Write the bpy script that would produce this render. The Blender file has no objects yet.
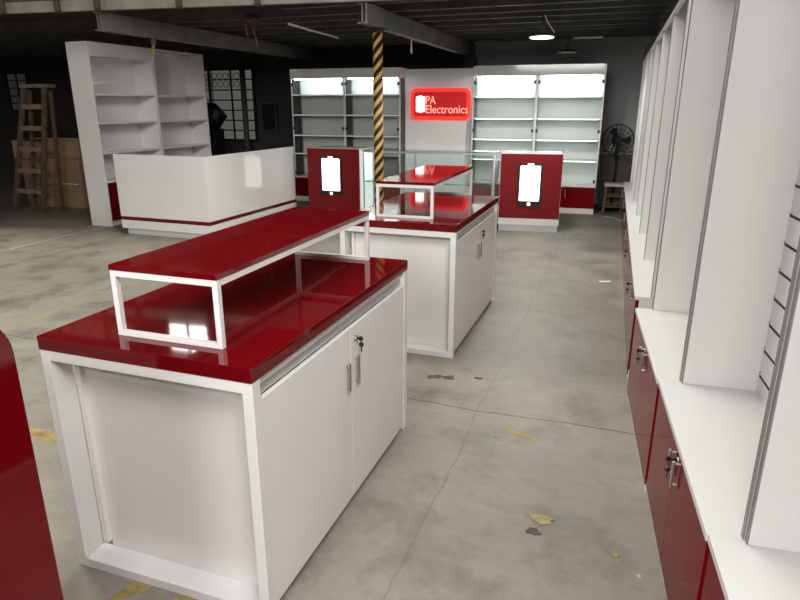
import bpy, bmesh, math, random
from mathutils import Vector, Matrix
random.seed(7)
C = bpy.context.scene.collection
PI = math.pi

# ------------------------------------------------------------------ materials
def new_mat(name):
    m = bpy.data.materials.new(name); m.use_nodes = True
    nt = m.node_tree
    return m, nt, nt.nodes['Principled BSDF']
def noise(nt, scale, detail=4, rough=.55, vec='Object'):
    tc = nt.nodes.new('ShaderNodeTexCoord'); n = nt.nodes.new('ShaderNodeTexNoise')
    n.inputs['Scale'].default_value = scale; n.inputs['Detail'].default_value = detail
    n.inputs['Roughness'].default_value = rough
    nt.links.new(tc.outputs[vec], n.inputs['Vector'])
    return n
def ramp(nt, src, stops):
    r = nt.nodes.new('ShaderNodeValToRGB')
    e = r.color_ramp.elements
    while len(e) < len(stops): e.new(.5)
    for el, (p, c) in zip(e, stops): el.position = p; el.color = (*c, 1)
    nt.links.new(src, r.inputs['Fac'])
    return r
def mat(name, col, rough=.4, metal=0, var=.06, scale=6, coat=0, coat_rough=.05, bump=0, spec=.5):
    m, nt, b = new_mat(name)
    n = noise(nt, scale)
    lo = tuple(c*(1-var) for c in col); hi = tuple(min(1, c*(1+var)) for c in col)
    r = ramp(nt, n.outputs['Fac'], [(.3, lo), (.7, hi)])
    nt.links.new(r.outputs['Color'], b.inputs['Base Color'])
    b.inputs['Roughness'].default_value = rough; b.inputs['Metallic'].default_value = metal
    b.inputs['Specular IOR Level'].default_value = spec
    b.inputs['Coat Weight'].default_value = coat; b.inputs['Coat Roughness'].default_value = coat_rough
    if bump:
        bp = nt.nodes.new('ShaderNodeBump'); bp.inputs['Strength'].default_value = bump
        n2 = noise(nt, scale*8, 6); nt.links.new(n2.outputs['Fac'], bp.inputs['Height'])
        nt.links.new(bp.outputs['Normal'], b.inputs['Normal'])
    return m
def emit(name, col, strength, base=None):
    m, nt, b = new_mat(name)
    n = noise(nt, 3, 1); r = ramp(nt, n.outputs['Fac'], [(0, tuple(c*.96 for c in col)), (1, col)])
    nt.links.new(r.outputs['Color'], b.inputs['Emission Color'])
    b.inputs['Base Color'].default_value = (*(base or col), 1)
    b.inputs['Emission Strength'].default_value = strength
    b.inputs['Roughness'].default_value = .25
    return m
def glass(name, tint, refl=.9):
    m = bpy.data.materials.new(name); m.use_nodes = True; nt = m.node_tree
    for n in list(nt.nodes): nt.nodes.remove(n)
    o = nt.nodes.new('ShaderNodeOutputMaterial'); mx = nt.nodes.new('ShaderNodeMixShader')
    t = nt.nodes.new('ShaderNodeBsdfTransparent'); g = nt.nodes.new('ShaderNodeBsdfGlossy')
    t.inputs['Color'].default_value = (*tint, 1); g.inputs['Roughness'].default_value = .02
    g.inputs['Color'].default_value = (refl, refl, refl, 1)
    f = nt.nodes.new('ShaderNodeFresnel'); f.inputs['IOR'].default_value = 1.45
    nt.links.new(f.outputs[0], mx.inputs[0]); nt.links.new(t.outputs[0], mx.inputs[1])
    nt.links.new(g.outputs[0], mx.inputs[2]); nt.links.new(mx.outputs[0], o.inputs[0])
    return m

WHITE = mat('white_lacquer', (.80, .785, .765), .07, var=.02, scale=2)
WHITE_SATIN = mat('white_board', (.72, .72, .71), .32, var=.02, scale=2)
FRAME = mat('white_powder_coated_steel', (.76, .755, .745), .35, var=.03)
RED = mat('red_lacquer', (.125, .002, .004), .05, var=.05, scale=2, spec=.42)
RED_DOOR = mat('red_gloss_door', (.17, .003, .006), .09, var=.05, scale=2, spec=.04)
RED_PANEL = mat('red_panel', (.20, .004, .008), .32, var=.06, scale=2, spec=.3)
EDGE_GREY = mat('painted_edge_shade', (.22, .22, .215), .4, var=.05)  # shade on the uprights' front edges, put in as grey colour
HEADER_DARK = mat('dark_gloss_header', (.022, .022, .02), .12, var=.1)
STEEL = mat('brushed_steel', (.45, .44, .42), .32, metal=.9, var=.1, scale=20)
BLACK = mat('black_plastic', (.012, .012, .012), .35, var=.2)
BLACK_GROOVE = mat('black_groove_liner', (.008, .008, .009), .6, var=.2)
ALU = mat('aluminium_profile', (.55, .56, .56), .35, metal=.7, var=.05)
GLASS = glass('clear_glass', (.975, .99, .985))
GLASS_G = glass('pale_green_glass', (.955, .985, .975))
LED = emit('led_strip_light', (.86, 1, .97), 50)
RIM_GLOW = emit('shelf_rim_painted_glow', (.9, 1, .98), .30, (.8, .8, .8))  # light caught by the shelf rims, painted in as emission
RIM_GLOW_DIM = emit('dim_shelf_rim_painted_glow', (.9, 1, .98), .17, (.8, .8, .8))
SHELF_FILL = emit('added_shelf_fill', (.86, 1, .97), 9)  # added fill strips that brighten the dark under the right cabinets' shelves
END_GLOW = emit('white_end_panel_painted_glow', (.90, 1, .96), .45, (.8, .82, .8))  # lit look of the showcase end panel painted as emission; no lamp inside
LED_SOFT = emit('showcase_led_light', (.90, 1, .97), 60)
SCREEN = emit('lit_white_screen', (1, 1, .99), 2.2)
SIGN_RED = emit('backlit_red_acrylic', (1, .02, .025), .30, (.4, .01, .01))
SIGN_EDGE = emit('glowing_red_sign_edge', (1, .03, .025), .95, (.6, .02, .02))
SIGN_TEXT = emit('lit_sign_letters', (1, .32, .22), 1.25, (.8, .3, .25))
SIGN_WHITE = emit('lit_sign_icon', (1, .97, .95), 2.2)
LAMP_LED = emit('lit_lamp_diffuser', (1, .98, .93), 3.5)
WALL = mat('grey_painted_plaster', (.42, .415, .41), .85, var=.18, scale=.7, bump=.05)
WALL_DARK = mat('dark_plaster', (.05, .047, .044), .9, var=.3, scale=.6, bump=.05)  # dark-toned plaster for ceiling, left wall and left part of back wall
DARKSTEEL = mat('dusty_dark_steel', (.07, .067, .063), .65, var=.3, scale=4)
BEAM = mat('grey_painted_steel_beam', (.15, .142, .13), .6, var=.22, scale=3)
BAND = mat('dusty_cream_channel', (.17, .16, .135), .7, var=.25, scale=3)
RUST = mat('rusty_steel', (.04, .024, .018), .85, var=.4, scale=12)
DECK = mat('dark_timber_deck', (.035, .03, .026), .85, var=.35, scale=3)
CARD = mat('brown_cardboard', (.30, .195, .11), .8, var=.14, scale=3, bump=.04)
CARD_DARK = mat('dark_cardboard', (.10, .062, .035), .85, var=.2, scale=3)
TAPE = mat('pale_packing_tape', (.75, .70, .62), .3)
WOOD_OLD = mat('weathered_wood', (.10, .066, .04), .75, var=.35, scale=14, bump=.1)
WOOD_RUNG = mat('scuffed_wood_rung', (.20, .145, .09), .7, var=.4, scale=18)
WOOD_DARK = mat('dark_brown_wood', (.055, .04, .03), .6, var=.3, scale=6)
STOOL_W = mat('worn_cream_seat', (.52, .49, .43), .6, var=.2, scale=10)
YTAPE = mat('yellow_floor_tape', (.33, .25, .09), .85, var=.35, scale=14)
LEAFY = mat('dry_yellow_scrap', (.30, .26, .11), .8, var=.3, scale=30)
STAIN = mat('dark_oily_scrap', (.07, .065, .055), .7, var=.4, scale=20)
PAPER = mat('white_paper_scrap', (.8, .78, .72), .8, var=.1)
CABLE_W = mat('white_cable', (.7, .7, .68), .5)
YELLOW = mat('yellow_plastic', (.30, .21, .05), .5, var=.2)
TUBE = mat('unlit_white_tube', (.55, .55, .53), .4)
WINGLASS = emit('dusky_window_panes', (.52, .55, .49), .15, (.08, .085, .08))
WINGLASS_FAR = emit('dim_window_panes', (.50, .55, .55), .03, (.06, .06, .06))
SKYGLASS = emit('bright_daylight_panes', (1, .97, .92), 14)
WIN_FRAME = mat('black_steel_window_frame', (.015, .015, .014), .6, var=.2)

def column_stripes():
    m, nt, b = new_mat('yellow_black_hazard_stripes')
    tc = nt.nodes.new('ShaderNodeTexCoord'); sx = nt.nodes.new('ShaderNodeSeparateXYZ')
    nt.links.new(tc.outputs['Object'], sx.inputs[0])
    at = nt.nodes.new('ShaderNodeMath'); at.operation = 'ARCTAN2'
    nt.links.new(sx.outputs['Y'], at.inputs[0]); nt.links.new(sx.outputs['X'], at.inputs[1])
    def op(o, a, bb):
        n = nt.nodes.new('ShaderNodeMath'); n.operation = o
        for i, q in enumerate((a, bb)):
            if isinstance(q, (int, float)): n.inputs[i].default_value = q
            else: nt.links.new(q, n.inputs[i])
        return n.outputs[0]
    turns = op('MULTIPLY', at.outputs[0], 3/(2*PI))
    zz = op('DIVIDE', sx.outputs['Z'], .122)
    fr = op('FRACT', op('ADD', op('SUBTRACT', zz, turns), 50), 0)
    nz = noise(nt, 18, 3)
    w = op('ADD', .42, op('MULTIPLY', nz.outputs['Fac'], .1))
    g = op('GREATER_THAN', fr, w)
    mx = nt.nodes.new('ShaderNodeMix'); mx.data_type = 'RGBA'
    nt.links.new(g, mx.inputs[0]); mx.inputs[6].default_value = (.60, .38, .08, 1); mx.inputs[7].default_value = (.006, .006, .006, 1)
    nt.links.new(mx.outputs[2], b.inputs['Base Color']); b.inputs['Roughness'].default_value = .55
    return m
STRIPES = column_stripes()

def floor_mat():
    m, nt, b = new_mat('worn_concrete')
    tc = nt.nodes.new('ShaderNodeTexCoord'); sx = nt.nodes.new('ShaderNodeSeparateXYZ')
    nt.links.new(tc.outputs['Object'], sx.inputs[0])
    def op(o, a, bb=0, c=None):
        n = nt.nodes.new('ShaderNodeMath'); n.operation = o
        for i, q in enumerate((a, bb, c)):
            if q is None: continue
            if isinstance(q, (int, float)): n.inputs[i].default_value = q
            else: nt.links.new(q, n.inputs[i])
        return n.outputs[0]
    def mixc(f, a, bb, kind='MIX'):
        n = nt.nodes.new('ShaderNodeMix'); n.data_type = 'RGBA'; n.blend_type = kind
        for i, q in ((0, f), (6, a), (7, bb)):
            if isinstance(q, (int, float)): n.inputs[i].default_value = q
            elif isinstance(q, tuple): n.inputs[i].default_value = (*q, 1)
            else: nt.links.new(q, n.inputs[i])
        return n.outputs[2]
    big = noise(nt, .55, 6, .6); mid = noise(nt, 2.6, 8, .65); fine = noise(nt, 26, 6, .7)
    base = ramp(nt, big.outputs['Fac'], [(.3, (.195, .180, .150)), (.5, (.265, .246, .205)), (.7, (.34, .318, .268))]).outputs['Color']
    midc = ramp(nt, mid.outputs['Fac'], [(.30, (.55, .54, .53)), (.52, (1, 1, 1)), (.75, (1.0, 1.0, 1.0))]).outputs['Color']
    finec = ramp(nt, fine.outputs['Fac'], [(.3, (.84, .84, .83)), (.65, (1, 1, 1))]).outputs['Color']
    col = mixc(1.0, base, midc, 'MULTIPLY'); col = mixc(.8, col, finec, 'MULTIPLY')
    # trowel sweep marks
    mp = nt.nodes.new('ShaderNodeMapping'); mp.inputs['Scale'].default_value = (.8, 7, 1); mp.inputs['Rotation'].default_value = (0, 0, .5)
    nt.links.new(tc.outputs['Object'], mp.inputs[0])
    sw = nt.nodes.new('ShaderNodeTexNoise'); sw.inputs['Scale'].default_value = 1.2; sw.inputs['Detail'].default_value = 6
    sw.inputs['Distortion'].default_value = 1.5
    nt.links.new(mp.outputs[0], sw.inputs['Vector'])
    swc = ramp(nt, sw.outputs['Fac'], [(.33, (.8, .79, .78)), (.55, (1, 1, 1))]).outputs['Color']
    col = mixc(.3, col, swc, 'MULTIPLY')
    wob = op('MULTIPLY', op('SUBTRACT', noise(nt, 1.8, 4).outputs['Fac'], .5), .10)
    X = op('ADD', sx.outputs['X'], wob); Y = op('ADD', sx.outputs['Y'], wob)
    def line(coord, at, w): return op('LESS_THAN', op('ABSOLUTE', op('SUBTRACT', coord, at)), w)
    for coord, at, w, c, f in ((Y, 3.06, .006, (.06, .055, .045), .8), (X, -.62, .005, (.09, .085, .075), .35), (X, -6.74, .012, (.55, .53, .47), .75),
                               (X, -6.03, .03, (.14, .125, .10), .5), (Y, 9.1, .006, (.09, .08, .07), .6), (X, -3.6, .006, (.08, .07, .06), .5),
                               (X, -4.3, .05, (.36, .28, .12), .35), (Y, 6.9, .006, (.10, .09, .08), .5)):
        col = mixc(op('MULTIPLY', line(coord, at, w), f), col, c)
    # small pale paint specks
    vo = nt.nodes.new('ShaderNodeTexVoronoi'); vo.inputs['Scale'].default_value = 5.5
    nt.links.new(tc.outputs['Object'], vo.inputs['Vector'])
    sp = op('MULTIPLY', op('LESS_THAN', vo.outputs['Distance'], .045), op('GREATER_THAN', mid.outputs['Fac'], .52))
    col = mixc(op('MULTIPLY', sp, .6), col, (.62, .60, .52))
    vo2 = nt.nodes.new('ShaderNodeTexVoronoi'); vo2.inputs['Scale'].default_value = 3.3
    nt.links.new(tc.outputs['Object'], vo2.inputs['Vector'])
    sp2 = op('LESS_THAN', vo2.outputs['Distance'], .035)
    col = mixc(op('MULTIPLY', sp2, .6), col, (.05, .045, .04))
    nt.links.new(col, b.inputs['Base Color'])
    rr = ramp(nt, mid.outputs['Fac'], [(.3, (.42, .42, .42)), (.7, (.62, .62, .62))])
    nt.links.new(rr.outputs['Color'], b.inputs['Roughness'])
    bp = nt.nodes.new('ShaderNodeBump'); bp.inputs['Strength'].default_value = .12; bp.inputs['Distance'].default_value = .02
    nt.links.new(fine.outputs['Fac'], bp.inputs['Height']); nt.links.new(bp.outputs['Normal'], b.inputs['Normal'])
    return m

# ------------------------------------------------------------------ mesh helpers
def box(bm, x0, x1, y0, y1, z0, z1, bev=0):
    r = bmesh.ops.create_cube(bm, size=1)
    vs = r['verts']
    for v in vs:
        v.co = Vector((x0+(v.co.x+.5)*(x1-x0), y0+(v.co.y+.5)*(y1-y0), z0+(v.co.z+.5)*(z1-z0)))
    if bev:
        es = list({e for v in vs for e in v.link_edges})
        bmesh.ops.bevel(bm, geom=es, offset=bev, segments=2, affect='EDGES', profile=.5)
def cyl(bm, p0, p1, r0, r1=None, seg=20, caps=True):
    p0 = Vector(p0); p1 = Vector(p1); d = p1-p0
    q = d.to_track_quat('Z', 'Y').to_matrix().to_4x4()
    M = Matrix.Translation((p0+p1)/2) @ q
    bmesh.ops.create_cone(bm, cap_ends=caps, segments=seg, radius1=r0, radius2=r0 if r1 is None else r1, depth=d.length, matrix=M)
def bar(bm, p0, p1, w, t, up=(0, 0, 1)):
    """rectangular bar from p0 to p1; w across, t along 'up'"""
    p0 = Vector(p0); p1 = Vector(p1); d = (p1-p0); L = d.length; d.normalize()
    u = Vector(up); s = d.cross(u)
    if s.length < 1e-4: u = Vector((0, 1, 0)); s = d.cross(u)
    s.normalize(); u = s.cross(d).normalized()
    M = Matrix((( d.x, s.x, u.x, (p0.x+p1.x)/2), (d.y, s.y, u.y, (p0.y+p1.y)/2), (d.z, s.z, u.z, (p0.z+p1.z)/2), (0, 0, 0, 1)))
    r = bmesh.ops.create_cube(bm, size=1)
    for v in r['verts']: v.co = M @ Vector((v.co.x*L, v.co.y*w, v.co.z*t))
def torus(bm, c, R, r, axis='Y', seg=40, ts=6, arc=None):
    c = Vector(c); rings = []
    n = seg
    for i in range(n):
        a = 2*PI*i/n
        e1 = {'Y': Vector((math.cos(a), 0, math.sin(a))), 'Z': Vector((math.cos(a), math.sin(a), 0)), 'X': Vector((0, math.cos(a), math.sin(a)))}[axis]
        e2 = {'Y': Vector((0, 1, 0)), 'Z': Vector((0, 0, 1)), 'X': Vector((1, 0, 0))}[axis]
        rings.append([bm.verts.new(c+e1*(R+r*math.cos(2*PI*j/ts))+e2*r*math.sin(2*PI*j/ts)) for j in range(ts)])
    for i in range(n):
        for j in range(ts):
            bm.faces.new((rings[i][j], rings[(i+1) % n][j], rings[(i+1) % n][(j+1) % ts], rings[i][(j+1) % ts]))
def tube(bm, pts, r, seg=8):
    pts = [Vector(p) for p in pts]
    for a, b in zip(pts, pts[1:]): cyl(bm, a, b, r, seg=seg)
    for p in pts[1:-1]: bmesh.ops.create_uvsphere(bm, u_segments=seg, v_segments=6, radius=r, matrix=Matrix.Translation(p))
def rrect(x0, x1, z0, z1, r, n=8, corners=(1, 1, 1, 1)):
    """outline in (x, z), counter-clockwise from bottom-left; corners = bl, br, tr, tl rounded?"""
    out = []
    for k, (cx, cz, sx, sz) in enumerate(((x0, z0, 1, 1), (x1, z0, -1, 1), (x1, z1, -1, -1), (x0, z1, 1, -1))):
        if not corners[k]: out.append((cx, cz)); continue
        mx, mz = cx+sx*r, cz+sz*r
        a0 = {0: PI, 1: 1.5*PI, 2: 0, 3: .5*PI}[k]
        for i in range(n+1):
            a = a0+.5*PI*i/n; out.append((mx+r*math.cos(a), mz+r*math.sin(a)))
    return out
def prism(bm, outline, d0, d1, axis='Y'):
    def P(a, b, d): return {'Y': (a, d, b), 'X': (d, a, b), 'Z': (a, b, d)}[axis]
    A = [bm.verts.new(P(a, b, d0)) for a, b in outline]; B = [bm.verts.new(P(a, b, d1)) for a, b in outline]
    n = len(A)
    bm.faces.new(A); bm.faces.new(B[::-1])
    for i in range(n): bm.faces.new((A[i], A[(i+1) % n], B[(i+1) % n], B[i]))
def link(name, bm, m, parent=None, smooth=False):
    bmesh.ops.recalc_face_normals(bm, faces=bm.faces[:])
    me = bpy.data.meshes.new(name); bm.to_mesh(me); bm.free()
    me.materials.append(m)
    if smooth:
        for p in me.polygons: p.use_smooth = True
    o = bpy.data.objects.new(name, me); C.objects.link(o)
    if parent: o.parent = parent
    return o
def part(name, m, parent, *boxes, bev=0):
    bm = bmesh.new()
    for b in boxes: box(bm, *b, bev=bev)
    return link(name, bm, m, parent)
def tag(o, label, cat, group=None, kind=None):
    if label: o['label'] = label
    if cat: o['category'] = cat
    if group: o['group'] = group
    if kind: o['kind'] = kind
    return o
def thing(name, label, cat, loc=(0, 0, 0), rz=0, group=None):
    o = bpy.data.objects.new(name, None); C.objects.link(o); o.empty_display_size = .1
    o.location = loc; o.rotation_euler = (0, 0, rz)
    return tag(o, label, cat, group)
def solid(name, m, label, cat, boxes, loc=(0, 0, 0), rz=0, group=None, bev=0):
    o = part(name, m, None, *boxes, bev=bev); o.location = loc; o.rotation_euler = (0, 0, rz)
    return tag(o, label, cat, group)
def struct(name, m, *boxes):
    o = part(name, m, None, *boxes); o['kind'] = 'structure'; return o
def copy_tree(o, parent=None):
    c = o.copy(); C.objects.link(c)
    if parent is not None: c.parent = parent
    for ch in [x for x in bpy.data.objects if x.parent == o]: copy_tree(ch, c)
    return c

# ------------------------------------------------------------------ the setting
YB = 11.15
fl = struct('floor', floor_mat(), (-15, 3, -7, YB+.2, -.1, 0))
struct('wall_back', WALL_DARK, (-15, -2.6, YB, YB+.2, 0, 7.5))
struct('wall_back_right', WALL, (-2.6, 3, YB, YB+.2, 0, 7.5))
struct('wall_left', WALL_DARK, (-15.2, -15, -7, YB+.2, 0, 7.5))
struct('wall_right', WALL, (2.2, 2.4, -7, YB, 0, 7.5))
struct('wall_front', WALL, (-15, 3, -7.2, -7, 0, 7.5))
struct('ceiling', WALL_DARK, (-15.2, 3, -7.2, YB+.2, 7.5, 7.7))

def window(name, x0, x1, z0, z1, nx, nz, pane, fr=.035, wide=None):
    fbm = bmesh.new(); y0, y1 = YB-.05, YB-.003
    for i in range(nx+1):
        x = x0+(x1-x0)*i/nx; w = fr*(1.5 if i in (0, nx) else 1)
        if wide and i in wide: w *= 1.9
        box(fbm, x-w/2, x+w/2, y0, y1, z0, z1)
    for k in range(nz+1):
        z = z0+(z1-z0)*k/nz; w = fr*(1.5 if k in (0, nz) else .8)
        box(fbm, x0, x1, y0+.004, y1, z-w/2, z+w/2)
    o = link(name, fbm, WIN_FRAME); o['kind'] = 'structure'
    part('pane', pane, o, (x0, x1, YB-.03, YB-.012, z0, z1))
    return o
w1 = window('window_1', -9.0, -6.98, .95, 2.30, 4, 7, WINGLASS, .03, wide=(2,))
# security grille scrolls on the inside of the near window
g = bmesh.new()
for i in range(8):
    cx = -8.1+.13*i
    for cz in (2.02, 2.18): torus(g, (cx, YB-.075, cz), .055, .006, 'Y', 16, 5)
for cx in (-8.35, -7.9, -7.45): bar(g, (cx, YB-.075, .95), (cx, YB-.075, 2.3), .014, .014)
link('window_grille', g, WIN_FRAME, w1)
window('window_2', -13.45, -12.85, 1.50, 2.32, 2, 5, WINGLASS_FAR, .03)
window('window_3', -9.75, -8.6, 4.7, 5.75, 2, 2, SKYGLASS, .07)

# mezzanine above the back half of the hall
a = .13
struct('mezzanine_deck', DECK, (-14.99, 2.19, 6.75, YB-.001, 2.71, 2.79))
ex0, ey0 = -14.0, 5.66-.13*(14.0-6.71)
def edge_y(x): return 5.66+math.tan(a)*(x+6.71)
m_ = bmesh.new()
vs = [(-14.9, edge_y(-14.9)), (2.15, edge_y(2.15)), (2.15, 6.9), (-14.9, 6.9)]
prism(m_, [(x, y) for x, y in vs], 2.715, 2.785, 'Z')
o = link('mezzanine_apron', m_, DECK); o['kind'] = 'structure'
e = bmesh.new(); L = 17.2
box(e, 0, L, -.012, 0, 2.6, 2.71); box(e, 0, L, 0, .05, 2.6, 2.612); box(e, 0, L, 0, .05, 2.698, 2.71)
o = link('edge_channel', e, BAND); o.location = (-14.9, edge_y(-14.9), 0); o.rotation_euler = (0, 0, a)
tag(o, 'long dusty cream steel channel along the front edge of the mezzanine', 'channel')
for i, x in enumerate((-6.69, -5.99, -5.50, -4.54, -3.67)):
    desc = ('furthest left of the rusty posts on the mezzanine edge', 'rusty mezzanine edge post left of the tall white shelves',
            'rusty mezzanine edge post beside the end of the left grey beam', 'rusty mezzanine edge post above the second white shelf unit',
            'rightmost rusty post on the mezzanine edge, above the white L-shaped counter')[i]
    y = edge_y(x)
    solid('edge_post', RUST, desc, 'post', [(-.022, .022, -.05, -.0125, 2.58, 3.3), (-.032, .032, -.056, -.05, 2.60, 2.70)], (x, y, 0), a, 'rusty posts on the mezzanine edge')
solid('timber_board', mat('stacked_brown_boards', (.16, .10, .075), .8, var=.4, scale=8), 'brown timber board lying along the mezzanine edge above the ladder', 'board',
      [(-9.5, -5.6, .09, .14, 2.79, 3.06), (-9.5, -5.6, .14, .5, 2.79, 2.83)], (6.71*0, 0, 0), 0)
bpy.data.objects['timber_board'].location = (0, 5.66, 0)
JY = (6.40, 6.98, 7.43, 7.89, 8.42, 8.96, 9.31, 10.1, 10.6)
jw = ('nearest', 'second', 'third', 'fourth', 'fifth', 'sixth', 'seventh', 'eighth', 'furthest')
for i, y in enumerate(JY):
    x0 = -14.8 if y > 6.9 else -3.6; xe = 2.15 if y > 6.9 else -1.7
    bm = bmesh.new()
    box(bm, x0, xe, y-.03, y+.03, 2.60, 2.608); box(bm, x0, xe, y-.03, y-.022, 2.608, 2.70); box(bm, x0, xe, y-.03, y+.03, 2.70, 2.7095)
    o = link('ceiling_joist', bm, DARKSTEEL)
    tag(o, 'dark steel joist under the mezzanine deck, %s from the front edge' % jw[i], 'joist', 'joists under the mezzanine')
def ibeam(name, x, y0, y1, z0, z1, label):
    bm = bmesh.new(); t = .012
    box(bm, -.05, .05, 0, y1-y0, z0, z0+t); box(bm, -.05, .05, 0, y1-y0, z1-t, z1); box(bm, -.006, .006, 0, y1-y0, z0, z1)
    box(bm, .034, .05, .0, y1-y0, z0+t, z1-t)
    o = link(name, bm, BEAM); o.location = (x, y0, 0); return tag(o, label, 'beam', 'main beams under the mezzanine')
ibeam('steel_beam', -2.61, 6.24, 11.1, 2.405, 2.597, 'grey steel beam resting on the striped column')
ibeam('steel_beam', -5.60, 5.86, 11.1, 2.405, 2.597, 'grey steel beam behind the tall white shelves at left')
# columns
col = thing('steel_column', 'round steel column with yellow and black hazard stripes beside the rear red-topped counter', 'column', (-2.625, 6.70, 0))
bm = bmesh.new(); cyl(bm, (0, 0, .012), (0, 0, 2.36), (.053), seg=32); o = link('shaft', bm, STRIPES, col, True)
bm = bmesh.new(); cyl(bm, (0, 0, 2.36), (0, 0, 2.395), .06, seg=24); box(bm, -.09, .09, -.09, .09, 2.393, 2.4045); link('cap_plate', bm, RUST, col)
part('base_plate', RUST, col, (-.13, .13, -.13, .13, 0, .012))
bm = bmesh.new(); cyl(bm, (0, 0, 0), (0, 0, 2.40), .055, seg=16)
o = link('wall_pipe', bm, DARKSTEEL, smooth=True); o.location = (-7.04, 10.85, 0); tag(o, 'vertical grey pipe in front of the barred window', 'pipe')
bm = bmesh.new(); box(bm, -.09, .09, -.09, .09, 0, 2.4)
o = link('corner_post', bm, DARKSTEEL); o.location = (-2.60, 10.9, 0); tag(o, 'dark square post under the far end of the right grey beam', 'post')

# ------------------------------------------------------------------ framed red-topped counters
def make_counter(label, loc, rz=0):
    t = thing('display_counter', label, 'counter', loc, rz, 'red-topped framed counters')
    W, L, H, s = .805, 1.385, .9, .047
    part('countertop', RED, t, (0, W, 0, L, H-s, H), bev=.002)
    z1 = H-s-.0005; q = .036
    for y0 in (.003, L-.003-.042):
        part('end_frame', FRAME, t, (.001, q, y0, y0+.042, 0, z1), (W-.001-q, W-.001, y0, y0+.042, 0, z1),
             (q, W-.001-q, y0, y0+.042, z1-q, z1), (q, W-.001-q, y0, y0+.042, 0, q), bev=.0015)
    b = part('cabinet_body', WHITE, t, (.075, .093, .095, L-.09, .03, z1-.003), (.093, W-.035, .095, .113, .02, z1-.003),
             (.093, W-.035, L-.108, L-.09, .03, z1-.003), (.093, W-.04, .113, L-.108, .03, .05), (.055, .075, .075, L-.09, .06, z1-.003))
    for y0, y1 in ((.0455, .088), (L-.088, L-.0455)): part('leg_spacer', FRAME, t, (.006, .034, y0, y1, .0365, z1-.037))
    part('bottom_rail', FRAME, t, (.034, W-.036, .0455, .094, 0, .0358), bev=.001)
    part('top_rail', FRAME, t, (W-.06, W-.018, .046, L-.046, z1-.03, z1-.002))
    part('top_channel', ALU, t, (W-.05, W-.022, .046, L-.046, z1-.066, z1-.031))
    dm = L/2+.005
    for k, (y0, y1) in enumerate(((.05, dm-.002), (dm+.002, L-.05))):
        d = part('door', WHITE, t, (W-.022, W-.004, y0, y1, .028, z1-.07), bev=.001)
        hy = dm-.045 if k == 0 else dm+.045
        hz = z1-.07-.19+(.0)
        hb = bmesh.new(); x = W-.004
        box(hb, x+.009, x+.018, hy-.009, hy+.009, hz-.06, hz+.06, .002)
        for zz in (-.05, .05): cyl(hb, (x-.001, hy, hz+zz), (x+.014, hy, hz+zz), .004, seg=8)
        h = link('handle', hb, STEEL, d); h['label'] = 'brushed steel bar handle'
        if k:
            lb = bmesh.new(); lz = z1-.07-.055
            cyl(lb, (x-.002, hy, lz), (x+.010, hy, lz), .011, seg=20); link('lock', lb, STEEL, d, True)
            kb = bmesh.new()
            box(kb, x+.008, x+.022, hy-.002, hy+.002, lz-.003, lz+.003); cyl(kb, (x+.026, hy-.002, lz), (x+.026, hy+.002, lz), .010, seg=16)
            torus(kb, (x+.027, hy, lz-.016), .010, .0012, 'X', 18, 5)
            box(kb, x+.022, x+.027, hy+.006, hy+.009, lz-.058, lz-.032); cyl(kb, (x+.0245, hy+.005, lz-.028), (x+.0245, hy+.010, lz-.028), .010, seg=16)
            link('key', kb, BLACK, d)['label'] = 'black-headed key with a second key on its ring'
    return t
make_counter('nearest white framed counter with a thick glossy red top', (-1.743, 1.379, 0))
make_counter('white framed counter with glossy red top, second back, in front of the hazard column', (-1.748, 3.722, 0))
def make_riser(label, loc, rz):
    t = thing('display_riser', label, 'riser', loc, rz, 'red display risers on the counters')
    W, L, H, s, q = .399, 1.230, .237, .018, .020
    part('top', RED, t, (0, W, 0, L, H-s, H), bev=.0015)
    z1 = H-s-.0003
    for y0 in (.002, L-.002-q):
        part('end_frame', FRAME, t, (.001, q, y0, y0+q, 0, z1), (W-q, W-.001, y0, y0+q, 0, z1), (q, W-q, y0, y0+q, z1-q, z1), (q, W-q, y0, y0+q, 0, .016), bev=.001)
    for x0 in (.002, W-.002-.016):
        part('side_rail', FRAME, t, (x0, x0+.016, q+.002, L-q-.002, z1-q, z1))
    return t
make_riser('long glossy red riser on white frame standing on the nearest counter', (-1.498, 1.474, .9003), .01)
make_riser('red riser on white frame standing on the second counter, reflecting the sign', (-1.54, 3.869, .9003), .02)

# ------------------------------------------------------------------ red foreground counter end at left
t = thing('round_cornered_counter', 'glossy red counter end with rounded top corner cut off at the left edge', 'counter', (-1.1, .0, 0))
bm = bmesh.new(); prism(bm, rrect(.03, .816, .08, 1.245, .10, 10, (0, 0, 1, 1)), -.02, 0, 'X'); link('end_panel', bm, RED, t)
bm = bmesh.new(); prism(bm, rrect(.045, .80, .08, 1.23, .09, 10, (0, 0, 1, 1)), -.70, -.02, 'X'); link('body', bm, RED, t)
part('plinth', WHITE, t, (-.68, -.04, .07, .77, 0, .08))

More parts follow.
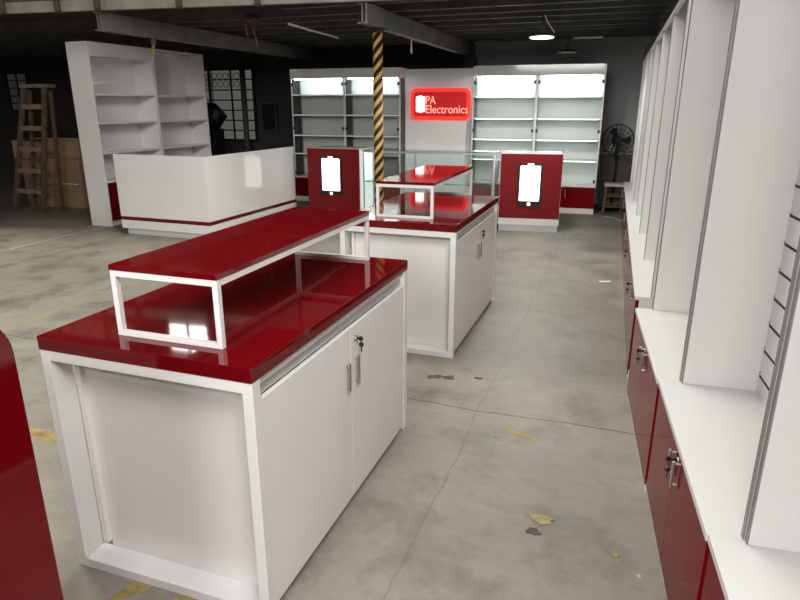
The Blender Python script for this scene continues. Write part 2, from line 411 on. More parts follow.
# ------------------------------------------------------------------ white L-shaped cash counter
t = thing('cash_counter', 'white L-shaped counter with a thin red stripe near its base', 'counter', (-6.12, 6.361, 0), -.012)
W, L, H = 1.387, 2.148, 1.03
part('front_panel', WHITE, t, (0, W, 0, .035, .24, H), bev=.002)
part('side_panel', WHITE, t, (W-.035, W, .0352, L, .24, H), bev=.002)
part('stripe', RED, t, (-.002, W+.002, -.002, .036, .195, .24), (W-.036, W+.002, .036, L, .195, .24))
part('lower_panel', WHITE, t, (0, W, 0, .035, .085, .195), (W-.035, W, .035, L, .085, .195))
part('plinth', FRAME, t, (.04, W-.05, .05, .09, 0, .085), (W-.10, W-.05, .09, L-.04, 0, .085))
part('worktop', WHITE, t, (.01, W-.036, .036, .55, .74, .765), (W-.5, W-.036, .55, L-.02, .74, .765))
for b_ in ((.01, .03, .036, .53, .085, .74), (W-.48, W-.036, L-.06, L-.03, .085, .74)): part('inner_panel', WHITE, t, b_)

# ------------------------------------------------------------------ tall white open shelves at left
def make_shelf(label, loc, rz, fascia=True):
    t = thing('shelf_unit', label, 'shelf unit', loc, rz, 'tall white open shelf units')
    D, L, H, q = .361, 1.163, 2.407, .022      # front faces +x
    for y0 in (0, L-q): part('side_panel', WHITE, t, (0, D, y0, y0+q, 0, H), bev=.001)
    part('back_panel', WHITE, t, (0, .012, q, L-q, .08, H))
    part('top_panel', WHITE, t, (.012, D-.001, q, L-q, H-q, H))
    if fascia:
        part('fascia', WHITE, t, (D-.02, D, q, L-q, 2.235, H-q))
        part('upper_panel', WHITE, t, (.012, D-.02, q, L-q, 2.235, 2.25))
    for z in (1.757, 1.388, .995): part('shelf', WHITE, t, (.012, D-.008, q, L-q, z-.012, z+.012), bev=.001)
    part('base_top', WHITE, t, (.012, D-.001, q, L-q, .60, .625))
    for y0, y1 in ((q+.002, L/2-.0015), (L/2+.0015, L-q-.002)):
        d = part('door', RED, t, (D-.022, D-.003, y0, y1, .085, .598)); d['label'] = 'red lower door'
    part('plinth', FRAME, t, (.012, D-.05, q, L-q, 0, .08))
    return t
make_shelf('nearer of the two tall white open shelf units at left, end panel towards the camera', (-7.0, 6.719, 0), -.022)
make_shelf('further of the two tall white open shelf units, in front of the barred window', (-7.0+1.176*math.sin(.022), 6.719+1.176, 0), -.022, False)

# ------------------------------------------------------------------ red display towers and the glass showcase between
def make_tower(label, loc, rz, W, s0, zb=.178):
    t = thing('phone_display_tower', label, 'display tower', loc, rz, 'red display towers with lit phones')
    D, H = .58, 1.019
    part('body', WHITE, t, (0, W, .014, D, .085, H), bev=.002)
    part('front_panel', RED_PANEL, t, (.006, W-.004, 0, .0135, zb, H-.002), bev=.001)
    part('base_front', WHITE, t, (.0, W, 0, .0135, .085, zb-.006))
    part('plinth', FRAME, t, (.012, W-.012, .02, D-.02, 0, .085))
    x0, x1, z0, z1 = s0
    bm = bmesh.new(); prism(bm, rrect(x0, x1, z0, z1, .03), -.016, -.0005); ph = link('phone_frame', bm, BLACK, t); ph['label'] = 'black phone-shaped light box'
    bm = bmesh.new(); prism(bm, rrect(x0+.030, x1-.030, z0+.066, z1-.032, .012), -.019, -.0162); link('screen', bm, SCREEN, ph)['label'] = 'lit white screen'
    bm = bmesh.new(); xm = (x0+x1)/2; cyl(bm, (xm, -.0195, z0+.026), (xm, -.0162, z0+.026), .022, seg=24); link('home_button', bm, SCREEN, ph)
    bm = bmesh.new(); prism(bm, rrect(xm-.04, xm+.04, z1-.018, z1-.004, .006), -.0205, -.0162); link('speaker_slot', bm, SCREEN, ph)
    return t
make_tower('right-hand red tower with a lit white phone, beside the far doorway end of the aisle', (-1.517, 8.252, 0), .141, .797, (.232, .552, .345, .900))
make_tower('left-hand red tower with a lit white phone, behind the white L-shaped counter', (-4.442, 8.398, 0), -.026, .857, (.225, .575, .345, .910), .12)
t = thing('glass_showcase', 'low glass showcase counter between the two red phone towers', 'showcase', (-3.555, 8.385, 0), .03)
W, D, H = 1.93, .42, 1.012
part('base', WHITE, t, (0, W, 0, D, 0, .13))
part('inner_floor', WHITE, t, (.02, W-.02, .02, D-.02, .131, .138))
for x0 in (0, W-.018): part('end_panel', END_GLOW if x0 == 0 else WHITE, t, (x0, x0+.018, .012, D, .139, H-.012))
part('front_glass', GLASS_G, t, (.02, W-.02, .0005, .004, .139, H-.037))
part('back_glass', GLASS_G, t, (.02, W-.02, D-.008, D-.002, .139, H-.012))
part('top_glass', GLASS_G, t, (.0, W, 0, D, H-.008, H))
part('glass_shelf', GLASS_G, t, (.02, W-.02, .05, D-.02, .555, .563))
part('top_rail', ALU, t, (.02, W-.02, .0, .004, H-.036, H-.0085), (.02, W-.02, .0041, .034, H-.0115, H-.0085), (.02, W-.02, D-.016, D-.0, H-.022, H-.0085))
for x0 in (.02, .80, W-.036): part('post', ALU, t, (x0, x0+.016, .0045, .0175, .139, H-.037), bev=.001)
part('led_strip', LED_SOFT, t, (.04, .78, .018, .030, H-.026, H-.0125), (.84, W-.05, .018, .030, H-.026, H-.0125))

# ------------------------------------------------------------------ lit wall display at the back
BX, BY, BR = -5.449, 9.828, .039
def bk(l, d=0): return (BX+l*math.cos(BR)-d*math.sin(BR), BY+l*math.sin(BR)+d*math.cos(BR), 0)
def make_cabinet(label, l, W, shelves, bright_fill=False, led=None):
    t = thing('glass_display_cabinet', label, 'display cabinet', bk(l), BR, 'lit glass display cabinets at the back')
    D, H, hb, zb = .40, 2.20, 2.045, .435
    part('header', WHITE, t, (0, W, 0, .02, hb, H), (0, W, .02, D, H-.018, H), (0, .018, .02, D, hb, H-.018), (W-.018, W, .02, D, hb, H-.018))
    part('back_panel', WHITE, t, (.0, W, D-.014, D, zb, H-.02))
    part('base_cabinet', WHITE, t, (0, .016, .02, D, .083, zb-.026), (W-.016, W, .02, D, .083, zb-.026), (.0, W, .0, D-.015, zb-.025, zb), (.016, W-.016, D-.02, D-.006, .083, zb-.026))
    part('plinth', WHITE, t, (0, W, .004, D-.02, 0, .083))
    for x0 in (.0, W-.018): part('post', FRAME, t, (x0, x0+.018, .014, .03, zb+.0005, hb-.0005))
    for x0 in (.004, W-.010): part('side_glass', GLASS, t, (x0, x0+.006, .031, D-.015, zb+.001, H-.03))
    for i, z in enumerate(shelves):
        part('shelf', WHITE_SATIN if i == 0 else GLASS_G, t, (.012, W-.012, .035, D-.016, z-.008, z+.004))
        part('shelf_edge', RIM_GLOW if bright_fill else RIM_GLOW_DIM, t, (.0185, W-.0185, .031, .0348, z-.012, z+.006))
    if bright_fill:
        for z in shelves: part('shelf_fill_strip', SHELF_FILL, t, (.05, W-.05, .036, .044, z-.0145, z-.0085))
    if bright_fill: part('pale_band_board', WHITE_SATIN, t, (.012, W-.012, D-.03, D-.016, shelves[1]+.006, shelves[1]+.13))  # added board that makes the pale band above the second shelf
    part('led_strip', led or LED, t, (.06, W-.06, .04, .06, hb-.012, hb-.002), (.06, W-.06, .04, .06, hb-.002, hb+.004))
    for k, (x0, x1) in enumerate(((.02, W/2-.002), (W/2+.002, W-.02))):
        d = part('glass_door', GLASS, t, (x0, x1, .003, .009, zb+.006, hb-.006))
        hx = x0+.012 if k == 0 else x1-.012
        for z in (1.955, 1.245, .50):
            part('hinge', BLACK, d, (hx-.016, hx+.016, -.001, .013, z-.025, z+.025))
        dd = part('door', RED_DOOR, t, (x0-.018 if k == 0 else x0, x1 if k == 0 else x1+.018, .0, .0195, .087, zb-.027)); dd['label'] = 'glossy red lower door'
        hx = x1-.04 if k == 0 else x0+.04
        hb_ = bmesh.new(); box(hb_, hx-.006, hx+.006, -.022, -.014, .24, .37, .002)
        for z in (.25, .36): cyl(hb_, (hx, -.016, z), (hx, .001, z), .004, seg=8)
        link('handle', hb_, STEEL, dd)
    return t
LSH = (1.79, 1.464, 1.128, .82); RSH = (1.757, 1.428, 1.113, .805)
LED_DIM = emit('dimmer_led_strip_light', (.86, 1, .97), 26)
make_cabinet('leftmost lit glass cabinet on the back wall, behind the left phone tower', 0, .972, LSH, led=LED_DIM)
make_cabinet('lit glass cabinet just left of the red sign, behind the hazard column', .973, .972, LSH, led=LED_DIM)
make_cabinet('lit glass cabinet just right of the red sign', 3.134, .979, RSH, True)
make_cabinet('rightmost lit glass cabinet on the back wall, beside the pedestal fan', 4.114, .979, RSH, True)
px, py, _ = bk(1.947, .30)
t = thing('sign_panel', 'plain white back panel recessed between the lit glass cabinets', 'panel', (px, py, 0), BR)
part('board', WHITE, t, (0, 1.185, 0, .03, .0, 2.185), bev=.002)
part('back_frame', WHITE_SATIN, t, (.02, 1.165, .03, .10, 0, .05), (.02, 1.165, .03, .10, 2.1, 2.15), (.02, .07, .03, .10, .05, 2.1), (1.115, 1.165, .03, .10, .05, 2.1))
# illuminated sign
sx, sy, _ = bk(2.052, .27)
t = thing('illuminated_sign', 'glowing red rounded sign with a white phone and the words PA Electronics', 'sign', (sx, sy, 0), BR)
SW, SZ0, SZ1 = .995, 1.392, 1.886
bm = bmesh.new(); prism(bm, rrect(0, SW, SZ0, SZ1, .085), -.012, .028); link('light_box', bm, SIGN_EDGE, t)
bm = bmesh.new(); prism(bm, rrect(.055, SW-.055, SZ0+.055, SZ1-.055, .05), -.016, -.0125); link('face_plate', bm, SIGN_RED, t)
bm = bmesh.new(); prism(bm, rrect(.095, .245, SZ0+.125, SZ1-.125, .018), -.022, -.0165)
prism(bm, rrect(.15, .19, SZ1-.125, SZ1-.112, .004), -.022, -.0165); prism(bm, rrect(.155, .185, SZ0+.112, SZ0+.125, .004), -.022, -.0165)
link('phone_icon', bm, SIGN_WHITE, t)
def letters(body, x, z, width, height):
    cu = bpy.data.curves.new('sign_letters', 'FONT'); cu.body = body; cu.size = 1; cu.extrude = .01
    o = bpy.data.objects.new('sign_letters', cu); C.objects.link(o)
    bpy.context.view_layer.update()
    me = bpy.data.meshes.new_from_object(o.evaluated_get(bpy.context.evaluated_depsgraph_get()))
    bpy.data.objects.remove(o)
    xs = [v.co.x for v in me.vertices]; ys = [v.co.y for v in me.vertices]
    kx = width/(max(xs)-min(xs)); kz = height/(max(ys)-min(ys)); x0, y0 = min(xs), min(ys)
    for v in me.vertices:
        v.co = Vector((x+(v.co.x-x0)*kx, -.020-v.co.z*.3, z+(v.co.y-y0)*kz))
    me.materials.clear(); me.materials.append(SIGN_TEXT)
    q = bpy.data.objects.new('sign_letters', me); C.objects.link(q); q.parent = t
    return q
letters('PA', .262, 1.640, .165, .125)
letters('Electronics', .262, 1.497, .705, .125)

# ------------------------------------------------------------------ the row of white wall cabinets on the right
def make_wall_cabinet(label, loc, rz, W, group, keyed=True):
    """local y runs along the row, local x into the row; front face at x = 0"""
    t = thing('wall_cabinet', label, 'wall cabinet', loc, rz, group)
    D, zt, q, H, u = .385, .536, .018, 2.34, .084
    part('worktop', WHITE_SATIN, t, (-.006, D, .0005, W-.0005, zt-.022, zt), bev=.001)
    part('carcass', WHITE_SATIN, t, (.02, D, 0, q, .06, zt-.0225), (.02, D, W-q, W, .06, zt-.0225), (D-.012, D, q, W-q, .06, zt-.0225), (.02, D-.012, q, W-q, .06, .078))
    part('plinth', WHITE_SATIN, t, (.006, D-.02, .001, W-.001, 0, .06))
    for k, (y0, y1) in enumerate(((.004, W/2-.0015), (W/2+.0015, W-.004))):
        d = part('door', RED_DOOR, t, (0, .0195, y0, y1, .032, zt-.03), bev=.001); d['label'] = 'glossy red lower door'
        hy = W/2-.04 if k == 0 else W/2+.04
        hb_ = bmesh.new(); box(hb_, -.018, -.009, hy-.008, hy+.008, .375, .475, .002)
        for z in (.385, .465): cyl(hb_, (-.012, hy, z), (.001, hy, z), .005, seg=8)
        link('handle', hb_, STEEL, d)
        if k == 0 and keyed:
            lb = bmesh.new(); cyl(lb, (-.008, hy-.01, .488), (.001, hy-.01, .488), .010, seg=16); link('lock', lb, STEEL, d, True)
            kb = bmesh.new(); box(kb, -.03, -.008, hy-.013, hy-.007, .484, .492); cyl(kb, (-.034, hy-.012, .488), (-.034, hy-.008, .488), .009, seg=14)
            torus(kb, (-.034, hy-.010, .470), .010, .0014, 'X', 16, 5); cyl(kb, (-.034, hy-.020, .448), (-.034, hy-.015, .452), .009, seg=14)
            box(kb, -.036, -.032, hy-.019, hy-.016, .420, .445)
            link('key', kb, BLACK, d)
    for y0 in (.0, W-q): part('side_panel', WHITE_SATIN, t, (u, .353, y0, y0+q, zt+.0005, H), bev=.001)
    for y0 in (.0, W-q): part('edge_shade_strip', EDGE_GREY, t, (u-.004, u-.0003, y0, y0+q, zt+.0005, H))
    bm = bmesh.new(); z = zt+.02; bot = zt+.0005
    zs = [bot]; k = 0
    while .603+.1055*k < 2.2: zs.append(.603+.1055*k); k += 1
    for i, z0 in enumerate(zs):
        z1 = zs[i+1]-.005 if i+1 < len(zs) else H-.001
        box(bm, .355, .372, q+.0005, W-q-.0005, z0+(.005 if i else 0), z1)
    link('slat_board', bm, WHITE_SATIN, t)
    bm = bmesh.new()
    for z0 in zs[1:]: box(bm, .3535, .371, q+.0005, W-q-.0005, z0-.0048, z0+.0048)
    link('slot_liner', bm, BLACK_GROOVE, t)
    part('header_trim', WHITE_SATIN, t, (u-.012, u+.016, q+.0005, W-q-.0005, 2.185, 2.1995))
    part('header', HEADER_DARK, t, (u-.010, u+.016, q+.0005, W-q-.0005, 2.2, H))
    part('top_panel', WHITE_SATIN, t, (u+.0165, .354, q+.0005, W-q-.0005, H-q, H))
    return t
RX, RY, RA = .416, .147, .0774
def rr(l, d=0): return (RX-l*math.sin(RA)+d*math.cos(RA), RY+l*math.cos(RA)+d*math.sin(RA), 0)
NG = 'white wall cabinets of the near right-hand row'; FG = 'white wall cabinets of the far right-hand row'
make_wall_cabinet('white wall cabinet nearest the camera at bottom right corner, red doors below', rr(.418, .010), RA, 1.0, NG)
make_wall_cabinet('middle white wall cabinet of the near row, its black-slotted back board showing', rr(1.4185, .005), RA, 1.0, NG)
make_wall_cabinet('white wall cabinet at the far end of the near row, before the gap', rr(2.419), RA, .978, NG)
FX, FY, FA = .152, 3.766, .0176
names_ = ('white wall cabinet just beyond the gap in the right-hand row', 'second white wall cabinet beyond the gap in the right-hand row',
          'third white wall cabinet beyond the gap in the right-hand row', 'fourth white wall cabinet beyond the gap in the right-hand row',
          'next to last white wall cabinet at the far end of the right-hand row', 'last white wall cabinet of the right-hand row, beside the stool and fan')
for i, n in enumerate(names_):
    l = i*1.0155
    make_wall_cabinet(n, (FX-l*math.sin(FA), FY+l*math.cos(FA), 0), FA, 1.0151, FG, keyed=i < 3)

# ------------------------------------------------------------------ far right corner: fan, stool, brown cupboard
t = thing('pedestal_fan', 'black pedestal fan with a wire cage in the far right corner', 'fan', (-.12, 10.60, 0), .15)
bm = bmesh.new(); cyl(bm, (0, 0, 0), (0, 0, .03), .20, .17, 28); link('base', bm, BLACK, t)
bm = bmesh.new(); cyl(bm, (0, .0, .03), (0, .0, 1.03), .018, seg=14); link('pole', bm, BLACK, t, True)
bm = bmesh.new(); cyl(bm, (0, -.09, 1.10), (0, .07, 1.10), .055, .075, 20); box(bm, -.03, .03, -.03, .04, 1.02, 1.06); link('motor', bm, BLACK, t)
bm = bmesh.new()
for y, R in ((-.13, .10), (-.13, .05), (-.12, .17), (-.09, .235), (-.02, .235)): torus(bm, (0, y, 1.10), R, .0045 if R < .2 else .007, 'Y', 40, 5)
for i in range(18):
    c, s = math.cos(2*PI*i/18), math.sin(2*PI*i/18)
    tube(bm, [(.03*c, -.135, 1.10+.03*s), (.17*c, -.12, 1.10+.17*s), (.235*c, -.09, 1.10+.235*s), (.235*c, -.02, 1.10+.235*s), (.06*c, .03, 1.10+.06*s)], .003, 5)
link('cage', bm, BLACK, t)
for k in range(3):
    bm = bmesh.new(); a0 = 2.1+k*2*PI/3
    pts = [(.03, -.2), (.08, -.38), (.19, -.34), (.205, 0), (.19, .30), (.08, .25), (.03, .2)]
    A = []; B = []
    for r, da in pts:
        x, z, tw = r*math.cos(a0+da), 1.10+r*math.sin(a0+da), -.07-.05*da
        A.append(bm.verts.new((x, tw, z))); B.append(bm.verts.new((x, tw+.004, z)))
    n = len(A); bm.faces.new(A); bm.faces.new(B[::-1])
    for i in range(n): bm.faces.new((A[i], A[(i+1) % n], B[(i+1) % n], B[i]))
    link('blade', bm, BLACK, t)
t = thing('wooden_stool', 'square wooden stool with worn cream seat in the far right corner', 'stool', (-.09, 10.19, 0), .05)
part('seat', STOOL_W, t, (-.145, .145, -.13, .13, .435, .47), bev=.004)
for sx_ in (-1, 1):
    for sy_ in (-1, 1):
        bm = bmesh.new(); bar(bm, (sx_*.14, sy_*.125, 0), (sx_*.115, sy_*.10, .434), .034, .034, (1, 0, 0)); link('leg', bm, WOOD_OLD, t)
for z, e_ in ((.13, .133), (.29, .124)):
    for s_ in (-1, 1):
        bm = bmesh.new(); bar(bm, (-e_+.012, s_*(e_-.015), z), (e_-.012, s_*(e_-.015), z), .018, .028); link('stretcher', bm, WOOD_OLD, t)
        bm = bmesh.new(); bar(bm, (s_*e_, -e_+.03, z+.04), (s_*e_, e_-.03, z+.04), .018, .028); link('stretcher', bm, WOOD_OLD, t)
t = thing('low_cupboard', 'dark brown low cupboard against the wall behind the pedestal fan', 'cupboard', (-.33, 10.715, 0))
part('carcass', WOOD_DARK, t, (0, .95, 0, .40, .17, .87), bev=.003)
part('top_board', mat('dusty_board', (.28, .26, .23), .7, var=.25, scale=8), t, (-.02, .97, -.02, .42, .871, .90), bev=.003)
for x0 in (.01, .90):
    for y0 in (.01, .35): part('leg', WOOD_DARK, t, (x0, x0+.04, y0, y0+.04, 0, .17))
for k in range(2): part('door', WOOD_DARK, t, (.02+.46*k, .465+.46*k, -.014, -.0005, .19, .85), bev=.002)
bm = bmesh.new(); tube(bm, [(-.20, 9.86, .005), (-.06, 9.80, .005), (.0, 9.66, .005), (.06, 9.52, .005)], .005)
o = link('power_cable', bm, CABLE_W); tag(o, 'thin white cable lying on the floor near the stool', 'cable')

# ------------------------------------------------------------------ left background: ladder, cartons
t = thing('step_ladder', 'old wooden step ladder leaning in front of the brown cartons', 'ladder', (-8.82, 7.27, 0))
def lx(s, z): return (-.295+.165*z/1.87*1.0 if s < 0 else .295+.02*z/1.87)   # rails close towards the top
TL = Vector((-.10+.12, 0, 1.86)); 
railpts = {-1: ((-.29, -.02, 0), (.19, .12, 1.87)), 1: ((.30, .0, 0), (.575, .14, 1.87))}
for s in (-1, 1):
    bm = bmesh.new(); bar(bm, railpts[s][0], railpts[s][1], .075, .035, (0, 1, 0)); link('front_rail', bm, WOOD_OLD, t)
def on(s, z):
    a_, b_ = Vector(railpts[s][0]), Vector(railpts[s][1]); return a_+(b_-a_)*(z/1.87)
for z in (.335, .65, .98, 1.286, 1.60):
    p, q = on(-1, z), on(1, z); d = (q-p).normalized()*.037
    bm = bmesh.new(); bar(bm, p+d, q-d, .07, .07, (0, 0, 1)); link('tread', bm, WOOD_RUNG, t)
p, q = on(-1, 1.885), on(1, 1.885)
bm = bmesh.new(); bar(bm, p+Vector((-.06, .04, .012)), q+Vector((.09, .04, .012)), .16, .05, (0, 0, 1)); link('top_cap', bm, WOOD_RUNG, t)
for s, foot in ((-1, (-.17, .26, 0)), (1, (.35, .32, 0))):
    top = on(s, 1.84)+Vector((.03, .075, 0))
    bm = bmesh.new(); bar(bm, foot, top, .05, .035, (0, 1, 0)); link('rear_leg', bm, WOOD_OLD, t)
bm = bmesh.new(); bar(bm, (-.105, .245, .40), (.355, .305, .40), .03, .02); link('rear_brace', bm, WOOD_OLD, t)
def carton(label, x0, x1, y0, y1, z0, z1, tape=True, rz=0):
    W_, D_, H_ = x1-x0, y1-y0, z1-z0
    t = thing('cardboard_carton', label, 'carton', (x0, y0, z0), rz, 'brown cartons behind the ladder')
    part('box', CARD, t, (0, W_, 0, D_, 0, H_), bev=.012)
    for k in (0, 1):
        part('flap', CARD, t, (.004, W_-.004, k*(D_/2+.002)+.004, k*(D_/2)+D_/2-.004, H_+.0004, H_+.006))
    if tape: part('tape_strip', TAPE, t, (W_*.35, W_*.9, -.003, -.0005, H_*.49, H_*.505))
carton('lower left brown carton on the floor behind the ladder', -9.46, -8.90, 7.80, 8.5, 0, .76, False)
carton('lower right brown carton on the floor, pale tape on its front', -8.885, -8.22, 7.80, 8.5, 0, .80)
carton('upper left brown carton stacked behind the ladder', -9.62, -8.92, 7.82, 8.5, .767, 1.06, False)
carton('upper right brown carton stacked behind the ladder beside the white shelves', -8.90, -8.20, 7.82, 8.5, .807, 1.085, False)
t = solid('wooden_plank', mat('pale_plank', (.30, .25, .19), .7, var=.25, scale=10), 'pale plank lying on top of the brown cartons', 'plank', [(-.45, .95, 0, .10, 0, .025)], (-8.75, 7.84, 1.0925), .04)
carton('dark brown carton tucked between the other cartons and the white shelves', -8.15, -7.6, 8.05, 8.75, 0, 1.08, False, .06)

# dark machinery and frame by the back wall
t = thing('covered_machine', 'black lumpy covered machine in front of the barred window', 'machine', (-7.50, 10.3, 0))
bm = bmesh.new(); bmesh.ops.create_icosphere(bm, subdivisions=2, radius=1)
for v in bm.verts: v.co = Vector((v.co.x*.36*(1+.12*math.sin(7*v.co.y)), v.co.y*.25, 1.42+v.co.z*.26*(1+.15*math.sin(5*v.co.x))))
link('head', bm, BLACK, t)
part('stand', BLACK, t, (-.22, .22, -.16, .16, .06, 1.20), (-.3, .3, -.2, .2, 0, .06), bev=.01)
t = thing('wall_box', 'square grey-rimmed dark box on the back wall left of the lit cabinets', 'wall box', (-6.82, YB-.09, 1.13))
part('rim', DARKSTEEL, t, (0, .34, 0, .088, .52, .55), (0, .34, 0, .088, 0, .03), (0, .03, 0, .088, .03, .52), (.31, .34, 0, .088, .03, .52))
part('cover', BLACK, t, (.03, .31, .02, .088, .03, .52))

# ------------------------------------------------------------------ lamps and fittings under the mezzanine
def bay_lamp(label, x, y, z, lit):
    t = thing('pendant_lamp', label, 'lamp', (x, y, z), 0, 'pendant lamps under the mezzanine')
    bm = bmesh.new(); cyl(bm, (0, 0, .012), (0, 0, .05), .15, .06, 32); link('shade', bm, BLACK, t)
    bm = bmesh.new(); cyl(bm, (0, 0, .05), (0, 0, .15), .03, seg=16); link('driver', bm, DARKSTEEL, t)
    bm = bmesh.new(); cyl(bm, (0, 0, .15), (0, 0, 2.598-z), .010, seg=10); link('stem', bm, BLACK, t)
    bm = bmesh.new(); cyl(bm, (0, 0, 0), (0, 0, .0115), .132, seg=32); link('diffuser', bm, LAMP_LED if lit else TUBE, t)
    if lit:
        bm = bmesh.new(); tube(bm, [(.02, 0, 2.595-z), (.04, .0, .19), (.09, 0, .12), (.14, 0, .055)], .006, 6); link('cord', bm, CABLE_W, t)
    return t
bay_lamp('lit round pendant lamp under the mezzanine above the right cabinets', -1.02, 7.75, 2.352, True)
bay_lamp('unlit dark pendant lamp deeper under the mezzanine', -.93, 10.0, 2.352, False)
def lamp_tube(label, p0, p1, zt):
    t = thing('fluorescent_tube', label, 'tube lamp', (0, 0, 0), 0, 'unlit tube lamps under the mezzanine')
    bm = bmesh.new(); cyl(bm, p0, p1, .014, seg=12); link('tube', bm, TUBE, t, True)
    bm = bmesh.new()
    for f in ((.14, .72) if p0[1] < 7 else (.1, .9)):
        q = Vector(p0).lerp(Vector(p1), f); box(bm, q.x-.012, q.x+.012, q.y-.012, q.y+.012, q.z+.012, zt)
    link('bracket', bm, DARKSTEEL, t)
lamp_tube('unlit slanting tube lamp left of the striped column', (-3.73, 6.76, 2.5), (-3.84, 8.33, 2.5), 2.5998)
lamp_tube('unlit tube lamp just right of the lit pendant lamp', (-.80, 9.30, 2.49), (-.42, 9.32, 2.49), 2.5998)
t = thing('beam_clamp', 'rusty clamp hanging from the joist left of the striped column', 'clamp', (-4.28, 6.9, 0))
bm = bmesh.new(); box(bm, -.14, .06, -.04, .04, 2.57, 2.5995); bar(bm, (-.12, 0, 2.58), (-.08, 0, 2.40), .02, .015); bar(bm, (-.02, 0, 2.58), (.05, 0, 2.27), .022, .015); bar(bm, (.04, 0, 2.58), (.0, 0, 2.43), .02, .015)
link('hook', bm, mat('orange_rust', (.11, .06, .032), .8, var=.4, scale=14), t)
t = thing('cable_reel_hook', 'small yellow tag on a fitting under the left grey beam', 'hook', (-5.62, 6.75, 0))
bm = bmesh.new(); cyl(bm, (0, 0, 2.33), (0, 0, 2.4049), .035, seg=16); link('fitting', bm, DARKSTEEL, t)
bm = bmesh.new(); bar(bm, (0, 0, 2.34), (-.03, .0, 2.20), .03, .02); link('tag', bm, YELLOW, t)
bm = bmesh.new(); cyl(bm, (-2.63, 7.86, 2.25), (-2.63, 7.86, 2.404), .008, seg=8); cyl(bm, (-2.63, 7.86, 2.24), (-2.63, 7.86, 2.30), .013, seg=8)
o = link('hanging_rod', bm, CABLE_W); tag(o, 'short pale rod hanging from the right grey beam', 'rod')

# ------------------------------------------------------------------ bits on the floor
def scrap(name, label, cat, m, pts, h=.0015, group=None, loc=(0, 0)):
    bm = bmesh.new(); prism(bm, pts, .0003, h, 'Z'); o = link(name, bm, m); o.location = (loc[0], loc[1], 0); return tag(o, label, cat, group)
def strip(p, q, w, n=7, jag=.3):
    p = Vector((*p, 0)); q = Vector((*q, 0)); d = q-p; s = Vector((-d.y, d.x, 0)).normalized()*w/2
    up = [p+d*i/n+s*(1+random.uniform(-jag, jag)) for i in range(n+1)]; dn = [p+d*i/n-s*(1+random.uniform(-jag, jag)) for i in range(n+1)]
    return [(v.x, v.y) for v in dn]+[(v.x, v.y) for v in up[::-1]]
def blob(r, n=11, sq=.6):
    return [(r*math.cos(2*PI*i/n)*random.uniform(.55, 1.2), sq*r*math.sin(2*PI*i/n)*random.uniform(.55, 1.2)) for i in range(n)]
TG = 'worn yellow tape pieces on the floor'
scrap('tape_scrap', 'yellow tape piece on the floor left of the nearest counter', 'tape', YTAPE, strip((-2.80, 2.045), (-2.52, 2.045), .09, 5, .12), group=TG)
scrap('tape_scrap', 'worn yellow tape strip running under the nearest counter front', 'tape', YTAPE, strip((-1.53, 1.22), (-1.42, 1.42), .055, 8, .45), group=TG)
scrap('tape_scrap', 'orange-yellow tape end at the bottom edge under the nearest counter', 'tape', YTAPE, strip((-1.30, 1.24), (-1.25, 1.44), .07, 5, .1), group=TG)
scrap('tape_scrap', 'short yellow tape strip on open floor right of the second counter', 'tape', YTAPE, strip((-.43, 2.895), (-.26, 2.835), .028, 6, .5), group=TG)
scrap('dry_leaf', 'crumpled yellow scrap on the floor in front of the red doors', 'litter', LEAFY, blob(.055), .004, loc=(-.165, 2.21))
scrap('dark_scrap', 'dark scrap touching the crumpled yellow scrap on the floor', 'litter', STAIN, blob(.035), .004, loc=(-.19, 2.125))
scrap('oil_stain', 'dark smear on the floor beside the foot of the second counter', 'stain', STAIN, strip((-1.02, 3.40), (-.86, 3.44), .05, 9, .8), .0008)
scrap('dark_scrap', 'small dark scrap on the floor right of the dark smear', 'litter', STAIN, blob(.04, 9, .4), .003, loc=(-.715, 3.475))
scrap('paper_scrap', 'white paper scrap on the floor beside the far red doors', 'litter', PAPER, strip((-.10, 6.04), (.0, 6.08), .05, 4, .3))
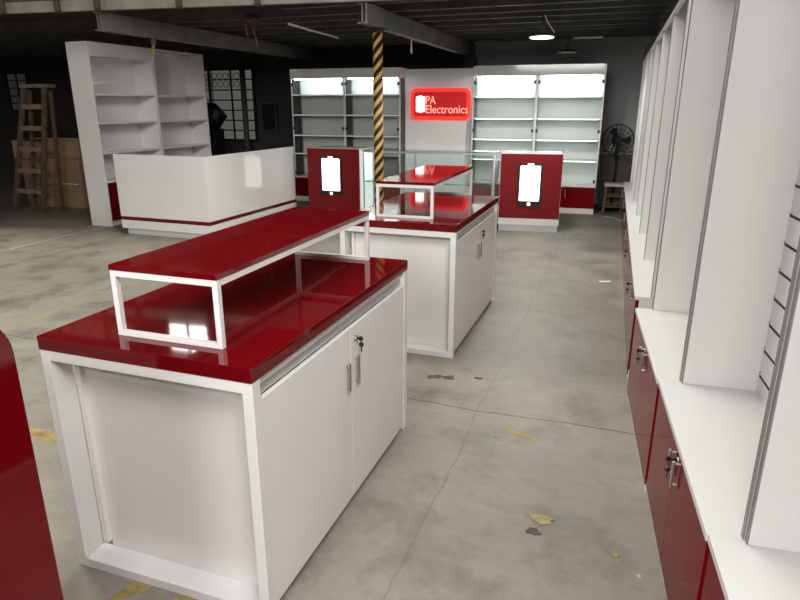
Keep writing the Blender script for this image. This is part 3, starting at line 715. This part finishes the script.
scrap('paper_scrap', 'pale crumb on the floor by the bottom right red doors', 'litter', LEAFY, blob(.02, 9, .7), .005, loc=(.12, 2.09))

# ------------------------------------------------------------------ light
def area(name, loc, rot, sx, sy, power, col):
    l = bpy.data.lights.new(name, 'AREA'); l.shape = 'RECTANGLE'; l.size = sx; l.size_y = sy; l.energy = power; l.color = col
    o = bpy.data.objects.new(name, l); C.objects.link(o); o.location = loc; o.rotation_euler = rot; return o
def aim(o, to):
    o.rotation_euler = (Vector(to)-o.location).to_track_quat('-Z', 'Y').to_euler()
area('roof_light_centre', (-1.4, 4.0, 7.0), (0, 0, 0), 3.6, 2.4, 290, (1, .97, .92))
area('roof_light_left', (-9.2, 4.9, 6.5), (0, 0, 0), 3.6, 1.6, 440, (1, .93, .80))
aim(area('key_light_right', (1.9, -.9, 4.8), (0, 0, 0), 3.4, 2, 430, (1, .98, .96)), (-3, 5, .8))  # added key light from the right; no window stands there
aim(area('hall_fill_light', (-1.3, -3.4, 3.5), (0, 0, 0), 3.0, 1.4, 235, (1, .98, .96)), (-.2, 3, .9))  # added fill light behind the camera, not a window
l = bpy.data.lights.new('pendant_light', 'SPOT'); l.energy = 190; l.spot_size = 2.95; l.spot_blend = .35; l.shadow_soft_size = .12; l.color = (1, .98, .94)
o = bpy.data.objects.new('pendant_light', l); C.objects.link(o); o.location = (-1.02, 7.75, 2.345)

w = bpy.data.worlds.new('hall_air'); bpy.context.scene.world = w; w.use_nodes = True
bg = w.node_tree.nodes['Background']; bg.inputs[0].default_value = (.9, .93, 1, 1); bg.inputs[1].default_value = .02

# ------------------------------------------------------------------ camera
cam = bpy.data.cameras.new('camera'); co = bpy.data.objects.new('camera', cam); C.objects.link(co)
cam.sensor_width = 36; cam.lens = 617.8*36/800; cam.clip_start = .05
co.location = (0, 0, 1.6139); co.rotation_euler = (PI/2-.3046, 0, .34)
sc = bpy.context.scene; sc.camera = co
sc.view_settings.view_transform = 'Standard'; sc.view_settings.look = 'None'; sc.view_settings.gamma = 1; sc.view_settings.exposure = .12
sc.view_settings.use_curve_mapping = False
